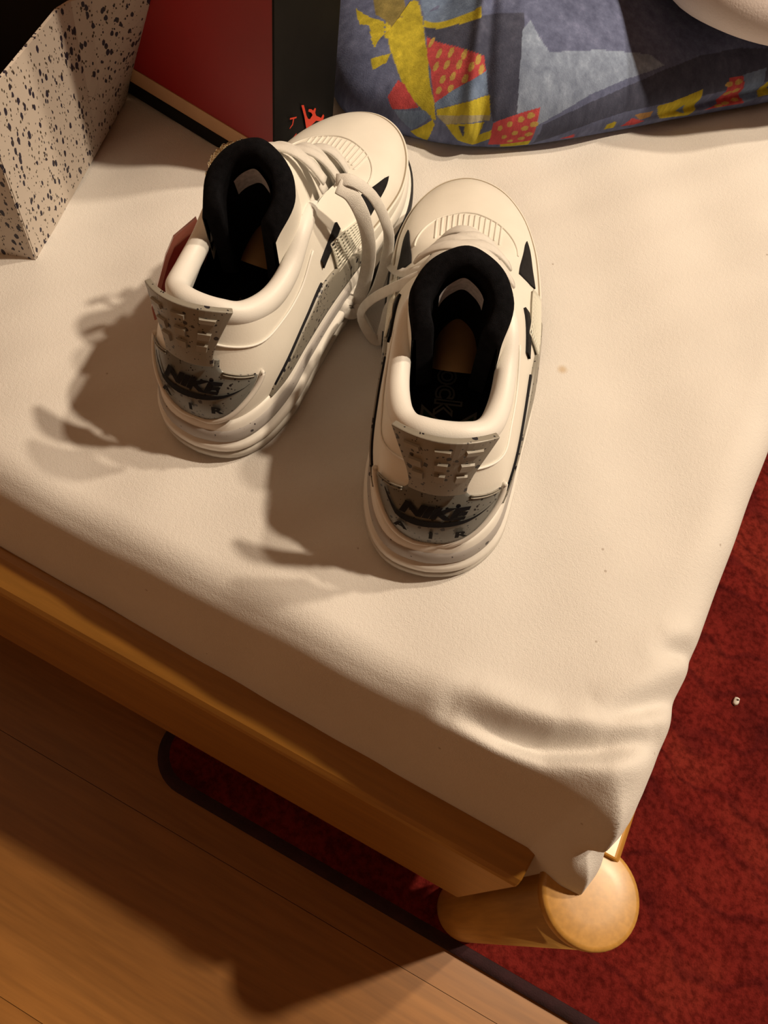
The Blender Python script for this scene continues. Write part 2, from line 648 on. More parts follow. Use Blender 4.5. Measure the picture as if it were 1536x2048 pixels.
RUG = dict(x0=-0.205, x1=1.75, y0=0.062, y1=1.75, r=0.045)
rug = empty('rug', (RUG['x0'], RUG['y0'], 0))
tag(rug, 'dark red carpet rug with swirling lines and a dark bound edge on the laminate', 'rug')
outl = rug_outline(**RUG)
inl = rug_outline(RUG['x0'] + 0.012, RUG['x1'] - 0.012, RUG['y0'] + 0.012, RUG['y1'] - 0.012, RUG['r'] - 0.01)
K = len(inl)
V = [(x, y, 0.0005) for x, y in inl] + [(x, y, 0.0095) for x, y in inl]
F = [(i, (i + 1) % K, K + (i + 1) % K, K + i) for i in range(K)] + [tuple(range(K, 2 * K))]
add('pile', rel(V, rug), F, M_RUG, rug, False)
V = [(x, y, 0.0003) for x, y in outl] + [(x, y, 0.006) for x, y in outl] + [(x * 0.5 + a * 0.5, y * 0.5 + b * 0.5, 0.0088) for (x, y), (a, b) in zip(outl, inl)] + [(x, y, 0.0092) for x, y in inl]
F = []
for rr in range(3):
    F += [(rr * K + i, rr * K + (i + 1) % K, (rr + 1) * K + (i + 1) % K, (rr + 1) * K + i) for i in range(K)]
add('binding', rel(V, rug), F, M_BIND, rug)

V, F = [], []
bmv = np.random.RandomState(3)
for i in range(6):
    for j in range(8):
        th, ph = math.pi * (i + 0.5) / 6, 2 * math.pi * j / 8
        rr = 0.0042 * (0.7 + 0.6 * bmv.rand())
        V.append((rr * math.sin(th) * math.cos(ph), 1.3 * rr * math.sin(th) * math.sin(ph), 0.8 * rr * math.cos(th)))
F = grid_faces(6, 8, False, True) + [list(range(8)), list(range(40, 48))[::-1]]
lint = add('lint', V, F, M_LINT)
lint.location = (0.363, 0.460, 0.0125)
tag(lint, 'tiny white crumb of lint lying on the red rug', 'lint')


# ------------------------------------------------------------------ sneakers
# control stations around the shoe: heel, lateral side, toe, medial side
FEA = [(0, .011, .033), (.020, .015, .033), (.0345, .030, .034), (.0415, .055, .035), (.0465, .085, .036), (.0510, .115, .035),
       (.0530, .145, .034), (.0535, .175, .032), (.0515, .205, .031), (.0465, .236, .030), (.036, .263, .030), (.019, .283, .030), (-.002, .2900, .030),
       (-.022, .283, .030), (-.0375, .263, .030), (-.046, .235, .030), (-.0465, .205, .031), (-.0445, .175, .032), (-.0420, .145, .034), (-.0400, .115, .035),
       (-.0395, .085, .036), (-.0385, .055, .035), (-.032, .030, .034), (-.020, .015, .033)]
OPE = [(0, .041, .102), (.0155, .044, .101), (.027, .054, .097), (.0325, .074, .092), (.0335, .096, .094), (.0315, .119, .104),
       (.026, .142, .099), (.0225, .166, .089), (.0210, .186, .079), (.0190, .200, .072), (.0135, .2085, .068), (.0065, .2120, .0665), (0, .2130, .066),
       (-.0065, .2120, .0665), (-.0135, .2085, .068), (-.0190, .200, .072), (-.0210, .186, .079), (-.0225, .166, .089), (-.026, .142, .099), (-.0315, .119, .104),
       (-.0335, .096, .094), (-.0325, .074, .092), (-.027, .054, .097), (-.0155, .044, .101)]
FEA, OPE = np.array(FEA), np.array(OPE)
NK = 24


def loop_normals(P):
    T = np.roll(P, -1, 0) - np.roll(P, 1, 0)
    N = np.stack([T[:, 1], -T[:, 0], np.zeros(len(P))], 1)
    N /= np.linalg.norm(N, axis=1)[:, None]
    if ((P - P.mean(0)) * N).sum() < 0:
        N = -N
    return N


NRM = loop_normals(FEA)
H1, H2 = [], []
for i in range(NK):
    k = min(i, NK - i)
    up = np.array([0, 0, 1.0])
    if k <= 2:                      # heel: bulges back, then runs forward to the ankle
        H1.append(FEA[i] + NRM[i] * .002 + up * .026)
        H2.append(OPE[i] + NRM[i] * .012 - up * .026)
    elif k <= 5:
        H1.append(FEA[i] + NRM[i] * .004 + up * .026)
        H2.append(OPE[i] + NRM[i] * .005 - up * .024)
    elif k <= 8:
        H1.append(FEA[i] + NRM[i] * .003 + up * .022)
        H2.append(OPE[i] + NRM[i] * .013 - up * .012)
    else:                           # toe box: rounded over
        w = (k - 8) / 4
        H1.append(FEA[i] + NRM[i] * .002 + up * .019)
        H2.append(OPE[i] + NRM[i] * (.014 + .018 * w) - up * (.008 - .006 * w))
H1, H2 = np.array(H1), np.array(H2)


def spline_at(P, k):
    k = k % NK
    i = int(k)
    t = k - i
    p0, p1, p2, p3 = P[(i - 1) % NK], P[i], P[(i + 1) % NK], P[(i + 2) % NK]
    return 0.5 * ((2 * p1) + (p2 - p0) * t + (2 * p0 - 5 * p1 + 4 * p2 - p3) * t * t + (3 * p1 - p0 - 3 * p2 + p3) * t ** 3)


def upper_raw(k, s):
    a, b, c, d = spline_at(FEA, k), spline_at(H1, k), spline_at(H2, k), spline_at(OPE, k)
    q = 1 - s
    return q ** 3 * a + 3 * q * q * s * b + 3 * q * s * s * c + s ** 3 * d


def upper(k, s, off=0.0):
    p = upper_raw(k, s)
    if off == 0.0:
        return p
    dk = upper_raw(k + .04, s) - upper_raw(k - .04, s)
    ds = upper_raw(k, min(s + .02, 1.0)) - upper_raw(k, max(s - .02, 0.0))
    n = np.cross(dk, ds)
    n /= np.linalg.norm(n) + 1e-12
    return p + n * off


def spring(P):
    """toe spring: the front of the shoe lifts off the ground"""
    P = np.array(P, float)
    t = np.clip((P[..., 1] - .19) / .10, 0, None)
    P[..., 2] += .006 * t ** 2
    return P


def text_shape(txt, size, offset=0.0, shear=0.0, bold=0.0):
    cu = bpy.data.curves.new('lettering', 'FONT')
    cu.body = txt
    cu.size = size
    cu.align_x = 'CENTER'
    cu.align_y = 'CENTER'
    cu.shear = shear
    cu.offset = bold
    cu.resolution_u = 3
    ob = bpy.data.objects.new('lettering', cu)
    COL.objects.link(ob)
    dg = bpy.context.evaluated_depsgraph_get()
    me = ob.evaluated_get(dg).to_mesh()
    V = np.array([v.co[:] for v in me.vertices])
    F = [list(p.vertices) for p in me.polygons]
    ob.evaluated_get(dg).to_mesh_clear()
    bpy.data.objects.remove(ob)
    bpy.data.curves.remove(cu)
    return V, F


def shoe_basis(yaw):
    n = np.array([-GX, -GY, 1.0])
    n /= np.linalg.norm(n)
    f = np.array([-math.sin(yaw), math.cos(yaw), 0])
    f -= n * (f @ n)
    f /= np.linalg.norm(f)
    r = np.cross(f, n)
    return np.array([r, f, n]).T


SHOE_SCALE = 0.92


def build_shoe(sx, x, y, yaw, label, laces):
    B = shoe_basis(yaw)
    SB = B * SHOE_SCALE
    org = np.array([x, y, bedz(x, y) + Z0])
    root = empty('sneaker')
    root.matrix_world = Matrix([[*SB[0], org[0]], [*SB[1], org[1]], [*SB[2], org[2]], [0, 0, 0, 1]])
    tag(root, label, 'sneaker', 'pair of sneakers on the bed')
    mir = np.array([sx, 1, 1])

    def put(name, V, F, mat, parent=root, smooth=True, lab=None):
        V = spring(np.array(V, float)) * mir
        if sx < 0:
            F = [f[::-1] for f in F]
        o = add(name, V, F, mat, parent, smooth)
        if lab:
            o['label'] = lab
        return o

    def patch(name, mat, k0, k1, lo, hi, n=24, m=10, off=.0012, parent=root, lab=None, edge=True):
        """panel lying on the upper between k0..k1, from s=lo(t) to s=hi(t), with its own raised edge"""
        V = []
        for i in range(n):
            t = i / (n - 1)
            k = k0 + (k1 - k0) * t
            a, b = lo(t), hi(t)
            row = [upper(k, a, -.0006)] if edge else []
            for j in range(m):
                row.append(upper(k, a + (b - a) * j / (m - 1), off))
            if edge:
                row.append(upper(k, b, -.0006))
            V += row
        mm = m + (2 if edge else 0)
        F = grid_faces(n, mm)
        return put(name, V, F, mat, parent, True, lab)

    # --- sole
    ks = np.linspace(0, NK, 120, endpoint=False)
    fea = np.array([spline_at(FEA, k) for k in ks])
    nn = np.array([spline_at(NRM, k) for k in ks])
    nn /= np.linalg.norm(nn, axis=1)[:, None]
    kk = np.minimum(ks, NK - ks)
    grow = np.interp(kk, [0, 2, 4, 6, 8, 10, 12], [.0115, .009, .006, .0055, .005, .005, .0055])
    S = fea + nn * grow[:, None]

    def ring(z, inset):
        R = S - nn * inset
        R[:, 2] = z
        return R

    def stack(name, rings, mat, lab=None, cap0=False, cap1=False):
        V = np.vstack(rings)
        n = len(ks)
        F = grid_faces(len(rings), n, False, True)
        if cap0:
            F.append(list(range(n)))
        if cap1:
            F.append([(len(rings) - 1) * n + i for i in range(n)])
        return put(name, V, F, mat, root, True, lab)

    stack('outsole', [ring(.0005, .006), ring(.0012, .003), ring(.003, .0006), ring(.0075, .0), ring(.0088, .0008), ring(.0092, .0032)], M_OUTSOLE, 'grey rubber outsole', cap0=True)
    fsel = list(range(34, 88))
    rows = []
    for z, ins in ((.0008, .004), (.003, .0000), (.008, -.0006), (.0150, -.0004), (.0162, .0020)):
        rows.append(ring(z, ins)[fsel])
    put('forefoot_outsole', np.vstack(rows), grid_faces(len(rows), len(fsel)), M_OUTBLACK, root, True, 'black forefoot outsole')
    zt = fea[:, 2]
    top = ring(0, 0)

    def ringz(fr, inset):
        """height as a fraction between the outsole and the top of the midsole"""
        R = S - nn * inset
        R[:, 2] = .0092 + (zt - .0092) * fr
        return R
    heelw = np.clip(1 - kk / 5, 0, 1)
    tier = lambda a, b: a + (b - a) * heelw
    mids = [ringz(.0, .0034), ringz(.05, .0014), ringz(.12, .0004), ringz(.27, .0006), ringz(.34, .0016), ringz(.38, .0040),
            ringz(.42, .0042)]
    for fr, a, b in ((.50, .0034, .0038), (.62, .0032, .0044), (.78, .0034, .0060), (.90, .0038, .0072), (.98, .0046, .0082), (1.03, .0056, .0092), (1.05, .0078, .0120)):
        R = S - nn * tier(a, b)[:, None]
        R[:, 2] = .0092 + (zt - .0092) * fr
        mids.append(R)
    stack('midsole', mids, M_MIDSOLE, 'white sculpted midsole')
    # speckled band round the heel
    ksel = [i for i in list(range(120 - 30, 120)) + list(range(0, 31))]
    V = []
    rows = []
    for fr, a, b, o in ((.40, .0040, .0040, -.0005), (.44, .0040, .0040, .0008), (.56, .0033, .0041, .0008), (.70, .0033, .0052, .0008), (.80, .0034, .0062, .0008), (.83, .0036, .0064, -.0005)):
        R = S - nn * (tier(a, b) - o)[:, None]
        R[:, 2] = .0092 + (zt - .0092) * fr
        rows.append(R[ksel])
    put('heel_band', np.vstack(rows), grid_faces(len(rows), len(ksel)), M_BANDSPK, root, True, 'pale grey speckled band round the heel of the midsole')

    # --- upper
    n, m = 144, 26
    V = [upper_raw(NK * i / n, .985 * j / (m - 1)) for i in range(n) for j in range(m)]
    put('upper', V, grid_faces(n, m, True, False), M_LEATHER)
    # inside lining
    V = []
    for i in range(n):
        k = NK * i / n
        for j in range(12):
            s = .02 + .93 * j / 11
            V.append(upper(k, s, -.0065))
    put('inner_lining', V, grid_faces(n, 12, True, False), M_BLACKLIN, root, True, 'black inner lining')
    # insole
    loop = [upper(NK * i / 60, .03, -.006) for i in range(60)]
    V = [(p[0], p[1], .037) for p in loop] + [(p[0] * .9, p[1] * .97 + .004, .0368) for p in loop]
    insole = put('insole', V, grid_faces(2, 60, False, True) + [list(range(60, 120))], M_BLACKLIN, root, False)

    # --- padded collar round the ankle
    kc = np.linspace(-6.3, 6.3, 80)
    V = []
    sec = 14
    for q, k in enumerate(kc):
        p = upper_raw(k, 1.0)
        nrm = spline_at(NRM, k)
        nrm = nrm / np.linalg.norm(nrm)
        e = abs(k) / 6.3
        sc = 1.0 if e < .9 else math.sqrt(max(.02, 1 - ((e - .9) / .1) ** 2))
        rx, rz = (.0074 - .0030 * e * e) * sc, (.0088 - .0035 * e * e) * sc
        c = p - nrm * (.0050 - .0030 * e * e) - np.array([0, 0, .0036])
        for j in range(sec):
            a = 2 * math.pi * j / sec
            V.append(c + nrm * rx * math.cos(a) + np.array([0, 0, 1]) * rz * math.sin(a))
    F = grid_faces(len(kc), sec, False, True) + [list(range(sec)), [(len(kc) - 1) * sec + j for j in range(sec)]]
    put('collar', V, F, M_COLLAR, root, True, 'white padded collar')
    # stitch line below the collar
    P = [upper(k, .80 - .05 * abs(math.sin(k * .6)), .0006) for k in np.linspace(-4.9, 4.9, 70)]
    tv, tf = tube_data(P, .0007, 6)
    put('stitch_line', tv, tf, M_COLLAR)
    # white inner side of the collar
    for side in (1, -1):
        V = []
        for i in range(26):
            k = side * (0.0 + 5.4 * i / 25)
            for j in range(8):
                s = .98 - .50 * j / 7
                fade = 1 - (i / 25) ** 3
                V.append(upper(k, s, -.0035 - (.0050 + .0030 * math.sin(math.pi * j / 7)) * fade + (.004 * fade if j == 7 else 0)))
        put('collar_lining', V, grid_faces(26, 8), M_COLLAR, root, True)

    # --- heel counter, its white rim, its print
    def half(s):
        if s < .46:
            return .30 + 1.75 * math.sin(math.pi / 2 * s / .46) ** .75
        return max(.80, 2.05 - (s - .46) / .12 * 1.3)
    ns, nk = 22, 25
    V = []
    for i in range(ns):
        s = .0 + .66 * i / (ns - 1)
        h = half(s)
        for j in range(nk):
            u = -1 + 2 * j / (nk - 1)
            V.append(upper(u * h, s, .0011 if (0 < j < nk - 1) else -.0004))
    counter = put('heel_counter', V, grid_faces(ns, nk), M_COUNTER, root, True, 'grey black-speckled heel counter')
    rim = [upper(-half(s) * 1.03, s, .0012) for s in np.linspace(.465, .0, 26)] + [upper(half(s) * 1.03, s, .0012) for s in np.linspace(.0, .465, 26)]
    rim = catmull(rim, 90)
    tv, tf = tube_data(rim, .0018, 8)
    put('counter_rim', tv, tf, M_MIDSOLE)
    for q in (0, 1):
        P = [upper(side_k, s, .0016) for side_k, s in [(1.85 - .95 * t, .470 + q * .022 + .075 * t) for t in np.linspace(0, 1, 12)]]
        P2 = [upper(-side_k, s, .0016) for side_k, s in [(1.85 - .95 * t, .470 + q * .022 + .075 * t) for t in np.linspace(0, 1, 12)]]
        for PP in (P, P2):
            tv, tf = tube_data(PP, .0005, 6)
            put('seam', tv, tf, M_GREYSPK, counter)

    def heel_print(name, V2, F, cz, mat=M_LOGO, off=.0019):
        V3 = []
        for vx, vy in np.asarray(V2)[:, :2]:
            V3.append(upper(sx * vx / .0165, cz + vy / .085, off))
        return put(name, V3, F, mat, counter, False)
    # swoosh-shaped crescent
    top_c, bot_c = [], []
    for t in np.linspace(0, 1, 22):
        xx = -.0240 + .052 * t
        bot = -.0075 * math.sin(math.pi * min(1, t * .95 + .03)) ** .8 + .010 * (t - .35) * (t > .35) + (.010 * (1 - t / .15) if t < .15 else 0)
        th = .0062 * (math.sin(math.pi * min(1.0, t + .06)) ** .8) * (1 - .55 * t) + .0004
        top_c.append((xx, bot + th))
        bot_c.append((xx, bot))
    V2 = bot_c + top_c
    heel_print('swoosh_print', V2, [[i, i + 1, 22 + i + 1, 22 + i] for i in range(21)], .345)
    V2, F2 = text_shape('NIKE', .0125, shear=.25, bold=.0008)
    heel_print('brand_print', V2 + np.array([-.001, .0, 0]), F2, .415, off=.0022)
    for ch, cx, cy in (('A', -.0135, .003), ('I', .0, -.001), ('R', .0125, .001)):
        V2, F2 = text_shape(ch, .0085, bold=.0004)
        heel_print('letter_print', V2 + np.array([cx, cy, 0]), F2, .185, off=.0026)

    # --- heel tab
    def tab_pt(w, h, off):
        W = float(np.interp(h, [0, .18, .4, .7, 1.0], [.0150, .0150, .0170, .0215, .0262]))
        z = .0790 + .0430 * h - .0060 * h * w * w
        s = float(np.interp(z, [.038, .06, .08, .102], [0, .33, .62, 1.0]))
        yc = upper_raw(0, .60)[1] - .0028 + .0085 * h
        xx = W * w
        curv = xx * xx / (2 * .034)
        nrm = np.array([xx / .036, -1, .12])
        nrm /= np.linalg.norm(nrm)
        return np.array([xx, yc + curv, z]) + nrm * off
    nw, nh = 19, 14
    V = [tab_pt(-1 + 2 * i / (nw - 1), j / (nh - 1), .0026) for i in range(nw) for j in range(nh)]
    V += [tab_pt(-1 + 2 * i / (nw - 1), j / (nh - 1), -.0012) for i in range(nw) for j in range(nh)]
    F = grid_faces(nw, nh) + grid_faces(nw, nh, base=nw * nh, flip=True)
    bo = [i * nh for i in range(nw)] + [(nw - 1) * nh + j for j in range(1, nh)] + [i * nh + nh - 1 for i in range(nw - 2, -1, -1)] + [j for j in range(nh - 2, 0, -1)]
    L = len(bo)
    for i in range(L):
        a, b = bo[i], bo[(i + 1) % L]
        F.append([a, b, b + nw * nh, a + nw * nh])
    tab = put('heel_tab', V, F, M_GREYSPK, root, False, 'grey speckled flared heel pull tab with raised bars')
    bevel(tab, .0006, 2)
    for row, (h, hw, hh) in enumerate(((.83, .175, .040), (.57, .17, .065), (.36, .17, .065))):
        for cw in (-.62, 0, .62):
            pts = []
            for (dw, dh) in ((-1, -1), (1, -1), (1, 1), (-1, 1)):
                pts.append((cw + dw * hw, h + dh * hh))
            V = [tab_pt(a, b, .0020) for a, b in pts] + [tab_pt(cw + (a - cw) * .86, h + (b - h) * .8, .0040) for a, b in pts]
            F = [(4, 5, 6, 7), (0, 1, 5, 4), (1, 2, 6, 5), (2, 3, 7, 6), (3, 0, 4, 7)]
            put('raised_bar', V, F, M_TABBAR, tab, False)

    # --- speckled side panels, nets, black vents (both sides)
    for side in (1, -1):
        kk_ = lambda a: side * a
        patch('side_panel', M_GREYSPK, kk_(2.5), kk_(7.2), lambda t: -.0 + .01, lambda t:   .02 + .36 * math.sin(math.pi * min(1, t * 1.02)) ** .7, n=40, m=10, off=.0022, lab='grey speckled side panel')
        patch('panel_seam', M_LOGO, kk_(2.6), kk_(4.9), lambda t: .035 + .37 * math.sin(math.pi * (t * .5)) ** .7, lambda t: .055 + .37 * math.sin(math.pi * (t * .5)) ** .7, n=30, m=2, off=.0014)
        patch('black_vent', M_BLACKMESH, kk_(5.1), kk_(6.2), lambda t: .52 + .10 * t, lambda t: .60 + .10 * t, n=10, m=5, off=.0016, lab='black eyelet wing slot')
        patch('toe_vent', M_BLACKMESH, kk_(7.5), kk_(9.2), lambda t: .40 + .1 * t, lambda t: .40 + .1 * t + .30 * (1 - t) ** .6 * min(1, t * 6 + .3), n=16, m=8, off=.0010, lab='black mesh vent beside the toe box')
        net = patch('side_net', M_NET, kk_(5.6), kk_(7.3), lambda t: .30, lambda t: .62 - .14 * t, n=12, m=6, off=.0009, lab='pale woven plastic net')
        V, F = [], []
        for i in range(11):
            t = i / 10
            P = [upper(kk_(5.6 + 1.7 * t), .30 + (.32 - .14 * t) * q, .0016) for q in np.linspace(0, 1, 8)]
            tv, tf = tube_data(P, .0006, 5, base=len(V))
            V += list(tv)
            F += tf
        for j in range(9):
            q = j / 8
            P = [upper(kk_(5.6 + 1.7 * t), .30 + (.32 - .14 * t) * q, .0018) for t in np.linspace(0, 1, 12)]
            tv, tf = tube_data(P, .0006, 5, base=len(V))
            V += list(tv)
            F += tf
        put('net_mesh', V, F, M_NET, net)

    # --- toe: seam piping and ribs
    P = [upper(k, .13 + .10 * abs((k - 12) / 5.5) ** 2, .0005) for k in np.linspace(6.6, 17.4, 90)]
    tv, tf = tube_data(P, .0011, 6)
    put('toe_piping', tv, tf, M_LEATHER)
    P = [upper(k, .165 + .10 * abs((k - 12) / 5.5) ** 2, .0001) for k in np.linspace(6.6, 17.4, 90)]
    tv, tf = tube_data(P, .0007, 5)
    put('toe_seam', tv, tf, simple('toe_seam_thread', (.30, .25, .18), .8) if 'toe_seam_thread' not in bpy.data.materials else bpy.data.materials['toe_seam_thread'])
    P = [upper(k, .775 - .02 * abs(k - 12), .0002) for k in np.linspace(8.6, 15.4, 60)]
    tv, tf = tube_data(P, .0007, 6)
    put('vamp_seam', tv, tf, M_LEATHER)
    def k_at_x(x0, sv):
        lo, hi = 8.0, 16.0
        for _ in range(24):
            mid = (lo + hi) / 2
            if upper_raw(mid, sv)[0] > x0:
                lo = mid
            else:
                hi = mid
        return (lo + hi) / 2
    for i in range(13):
        x0 = -.0205 + .041 * i / 12
        dd = abs(x0) / .0205
        P = [upper(k_at_x(x0 * (1 + .2 * (1 - sv)), sv), sv, .0001) for sv in np.linspace(.80 - .05 * dd, .975 - .05 * dd, 7)]
        tv, tf = tube_data(P, .0008, 6)
        put('toe_rib', tv, tf, M_LEATHER)

    # --- tongue: horseshoe round the front of the ankle, black fleece inside
    def tong(u, v, off):
        a = math.radians(u * 100)
        ztop = .1400 - .028 * abs(u) ** 1.7
        z = .060 + (ztop - .060) * v
        lean = (1 - v) * .020 * max(0, math.cos(a))
        bx, by = .0272 * math.sin(a), .034 * math.cos(a)
        nx, ny = math.sin(a), math.cos(a)
        off = off + .0022 * float(sstep(.15, .5, abs(u))) - .0062 * float(sstep(.62, 1.0, abs(u)))
        return np.array([bx + nx * off, .1005 + by + ny * off + lean, z])
    nu = 49
    us = np.linspace(-1, 1, nu)
    # outer skin
    V = []
    for u in us:
        for v in np.linspace(.30 if abs(u) > .75 else .12, .985, 10):
            V.append(tong(u, v, .0012))
    put('tongue', V, grid_faces(nu, 10), M_LEATHER, root, True, 'white tongue')
    V = []
    secs = []
    for u in us:
        row = []
        endsc = math.sqrt(max(.03, 1 - max(0, (abs(u) - .9) / .1) ** 2))
        T = .0062 * endsc
        for v in (.45, .7, .9):
            row.append(tong(u, v, .0006))
        for a in np.linspace(0, math.pi, 9):
            p = tong(u, 1.0, -T + .0008 + T * math.cos(a))
            p[2] += T * .9 * math.sin(a) - .003 * (1 - endsc)
            row.append(p)
        for v in (.85, .65, .4, .1):
            row.append(tong(u, v, -2 * T + .0008 - .002 * (1 - v)))
        secs.append(len(row))
        V += row
    put('tongue_lining', V, grid_faces(nu, secs[0]), M_BLACKLIN, root, True, 'thick black fleece lining of the tongue')
    # woven label inside the tongue
    V = []
    for i in range(20):
        u = -.52 + 1.02 * i / 19
        for v in (.90, .74):
            V.append(tong(u, v, -.0142))
    put('tongue_label', V, grid_faces(20, 2), M_LABEL, root, True, 'thin pale woven label inside the tongue')

    # tongue front running down under the laces
    V = []
    for i in range(16):
        t = i / 15
        yy = .136 + (.222 - .136) * t
        hw = .027 + (.0135 - .027) * t
        zc_ = .134 * (1 - t) + .0665 * t - .004 * math.sin(math.pi * t)
        for j in range(13):
            q = -1 + 2 * j / 12
            V.append((hw * q, yy - .020 * q * q * (1 - t), zc_ - .010 * q * q - .012 * q * q * (1 - t)))
    put('tongue_front', V, grid_faces(16, 13), M_LEATHER, root, True)
    # rolled brown card in the toe
    V = []
    for i in range(14):
        t = i / 13
        c = np.array([0.003, .115 + .050 * t, .058 + .018 * t])
        rr = .0150
        for j in range(22):
            a = math.radians(-30 + 240 * j / 21)
            V.append(c + np.array([rr * math.cos(a), -.010 * math.sin(a) * (1 - t), rr * .85 * math.sin(a)]))
    put('toe_stuffing', V, grid_faces(14, 22), M_KRAFT, root, True, 'rolled brown card stuffed into the toe')

    # --- insole print: shoe-tag lettering reading towards the heel
    def sole_print(name, txt, size, py, z, mat, bold, shx=0.0):
        V2, F2 = text_shape(txt, size, bold=bold)
        V3 = [(sx * (shx + v[1]), py - v[0], z) for v in V2]
        return put(name, V3, F2, mat, insole, False)
    sole_print('lettering_outline', 'ock', .0235, .113, .0375, M_PRINTGREY, .0009)
    sole_print('lettering', 'ock', .0235, .113, .0377, M_BLACKLIN, -.0004)
    sole_print('cross_outline', 'X', .048, .082, .0375, M_PRINTGREY, .0012)
    sole_print('cross', 'X', .048, .082, .0377, M_PRINTGREEN, -.0006)

    # --- laces across the tongue
    rows = ((.150, .0275), (.163, .0255), (.176, .024), (.189, .0215), (.201, .019))
    for q, (yy, hw) in enumerate(rows):
        t = (yy - .136) / .086
        zc_ = .134 * (1 - t) + .0665 * t - .004 * math.sin(math.pi * t)
        sgn = 1 if q % 2 else -1
        path, nor = [], []
        for e in np.linspace(-1, 1, 9):
            path.append((hw * e * 1.02, yy + sgn * .005 * e - .003 * e * e, zc_ + .0040 - .0165 * abs(e) ** 2.4))
            nor.append((e * .7, .35, 1 - .35 * abs(e)))
        V, F = ribbon_data(path, nor, .0095, .0022, 30)
        put('lace', V, F, M_LACE)
    # bow and ends, lying between the shoes
    BT = B.T
    for nm, pts, w in laces:
        P = [BT @ (np.array(p) + np.array([0, 0, Z0]) - org) / SHOE_SCALE for p in pts]
        P = [np.array([p[0] * sx, p[1], p[2] - .006 * max(0, (p[1] - .19) / .1) ** 2]) for p in P]
        ctr = np.array([0, np.mean([p[1] for p in P]), .0])
        nor = []
        for i, p in enumerate(P):
            v = p - np.array([.0, p[1], .02])
            v = v / (np.linalg.norm(v) + 1e-9)
            nor.append(v * .35 + np.array([0, -.45, .8]))
        V, F = ribbon_data(P, nor, w, .0015, 44)
        put(nm, V, F, M_LACE)
    return root, B, org


R_LACES = [
    ('lace_loop', [(-0.0911, 0.308, 0.121), (-0.104, 0.3081, 0.1052), (-0.1211, 0.3129, 0.0796), (-0.128, 0.315, 0.0604), (-0.1212, 0.3162, 0.045), (-0.1148, 0.3183, 0.0407),
                   (-0.114, 0.3201, 0.0519), (-0.112, 0.3173, 0.0737), (-0.1039, 0.3103, 0.0974), (-0.0924, 0.3094, 0.1161)], .0075),
    ('lace_loop', [(-0.0935, 0.3099, 0.1211), (-0.1093, 0.3238, 0.0987), (-0.1229, 0.3443, 0.0782), (-0.1312, 0.3574, 0.0692), (-0.1304, 0.3615, 0.0698), (-0.1222, 0.3469, 0.0786), (-0.1167, 0.3344, 0.0795)], .007)]
L_LACES = [
    ('lace_loop', [(-0.1541, 0.3185, 0.145), (-0.146, 0.3219, 0.146), (-0.1374, 0.3316, 0.1337), (-0.132, 0.3419, 0.1123), (-0.13, 0.3485, 0.0932), (-0.1305, 0.3488, 0.0702), (-0.1317, 0.3418, 0.0513), (-0.1364, 0.3344, 0.0421),
                   (-0.1384, 0.3259, 0.044), (-0.142, 0.32, 0.05), (-0.1436, 0.3237, 0.0544), (-0.1423, 0.3317, 0.0494)], .0075),
    ('lace_loop', [(-0.1511, 0.3152, 0.1449), (-0.1438, 0.3184, 0.1397), (-0.1374, 0.3238, 0.1228), (-0.1359, 0.3333, 0.094), (-0.1371, 0.3362, 0.0663), (-0.1399, 0.3332, 0.0458), (-0.1433, 0.3253, 0.0406)], .0095),
    ('lace_end', [(-0.1399, 0.3332, 0.0458), (-0.1305, 0.3275, 0.0417), (-0.1202, 0.3204, 0.0395)], .006)]

build_shoe(1, -0.0168, 0.1895, 0.338, 'white sneaker with grey speckled heel tab and no hang tag, standing beside the tagged one', R_LACES)
shoeL = build_shoe(-1, -0.1733, 0.1979, 0.0659, 'white sneaker with grey speckled heel tab and a red hang tag on a bead chain', L_LACES)

# ------------------------------------------------------------------ hang tag on its bead chain
M_TAGRED = simple('deep_red_plastic', (.32, .03, .03), .2)
tagroot = empty('hang_tag', (-0.2317, 0.2874, Z0 + 0.1091))
tag(tagroot, 'small red translucent hang tag on a metal bead chain beside a sneaker', 'hang tag')
poly = [tuple(np.array(q) + [-.0002, -.001, -.011]) for q in [(-0.2290, 0.2935, 0.1110), (-0.2395, 0.2835, 0.1000), (-0.2425, 0.2775, 0.0890), (-0.2470, 0.2620, 0.0560), (-0.2430, 0.2580, 0.0480), (-0.2290, 0.2790, 0.0560), (-0.2220, 0.2930, 0.0900)]]
ctr = np.mean(poly, axis=0)
PA = np.array(poly)
uu, ss, vv = np.linalg.svd(PA - ctr)
nrm = vv[2]
PA = PA - np.outer((PA - ctr) @ nrm, nrm)
inner = ctr + (PA - ctr) * 0.72


def tagrel(P):
    return [tuple(np.array(p) + [0, 0, Z0] - np.array(tagroot.location)) for p in P]


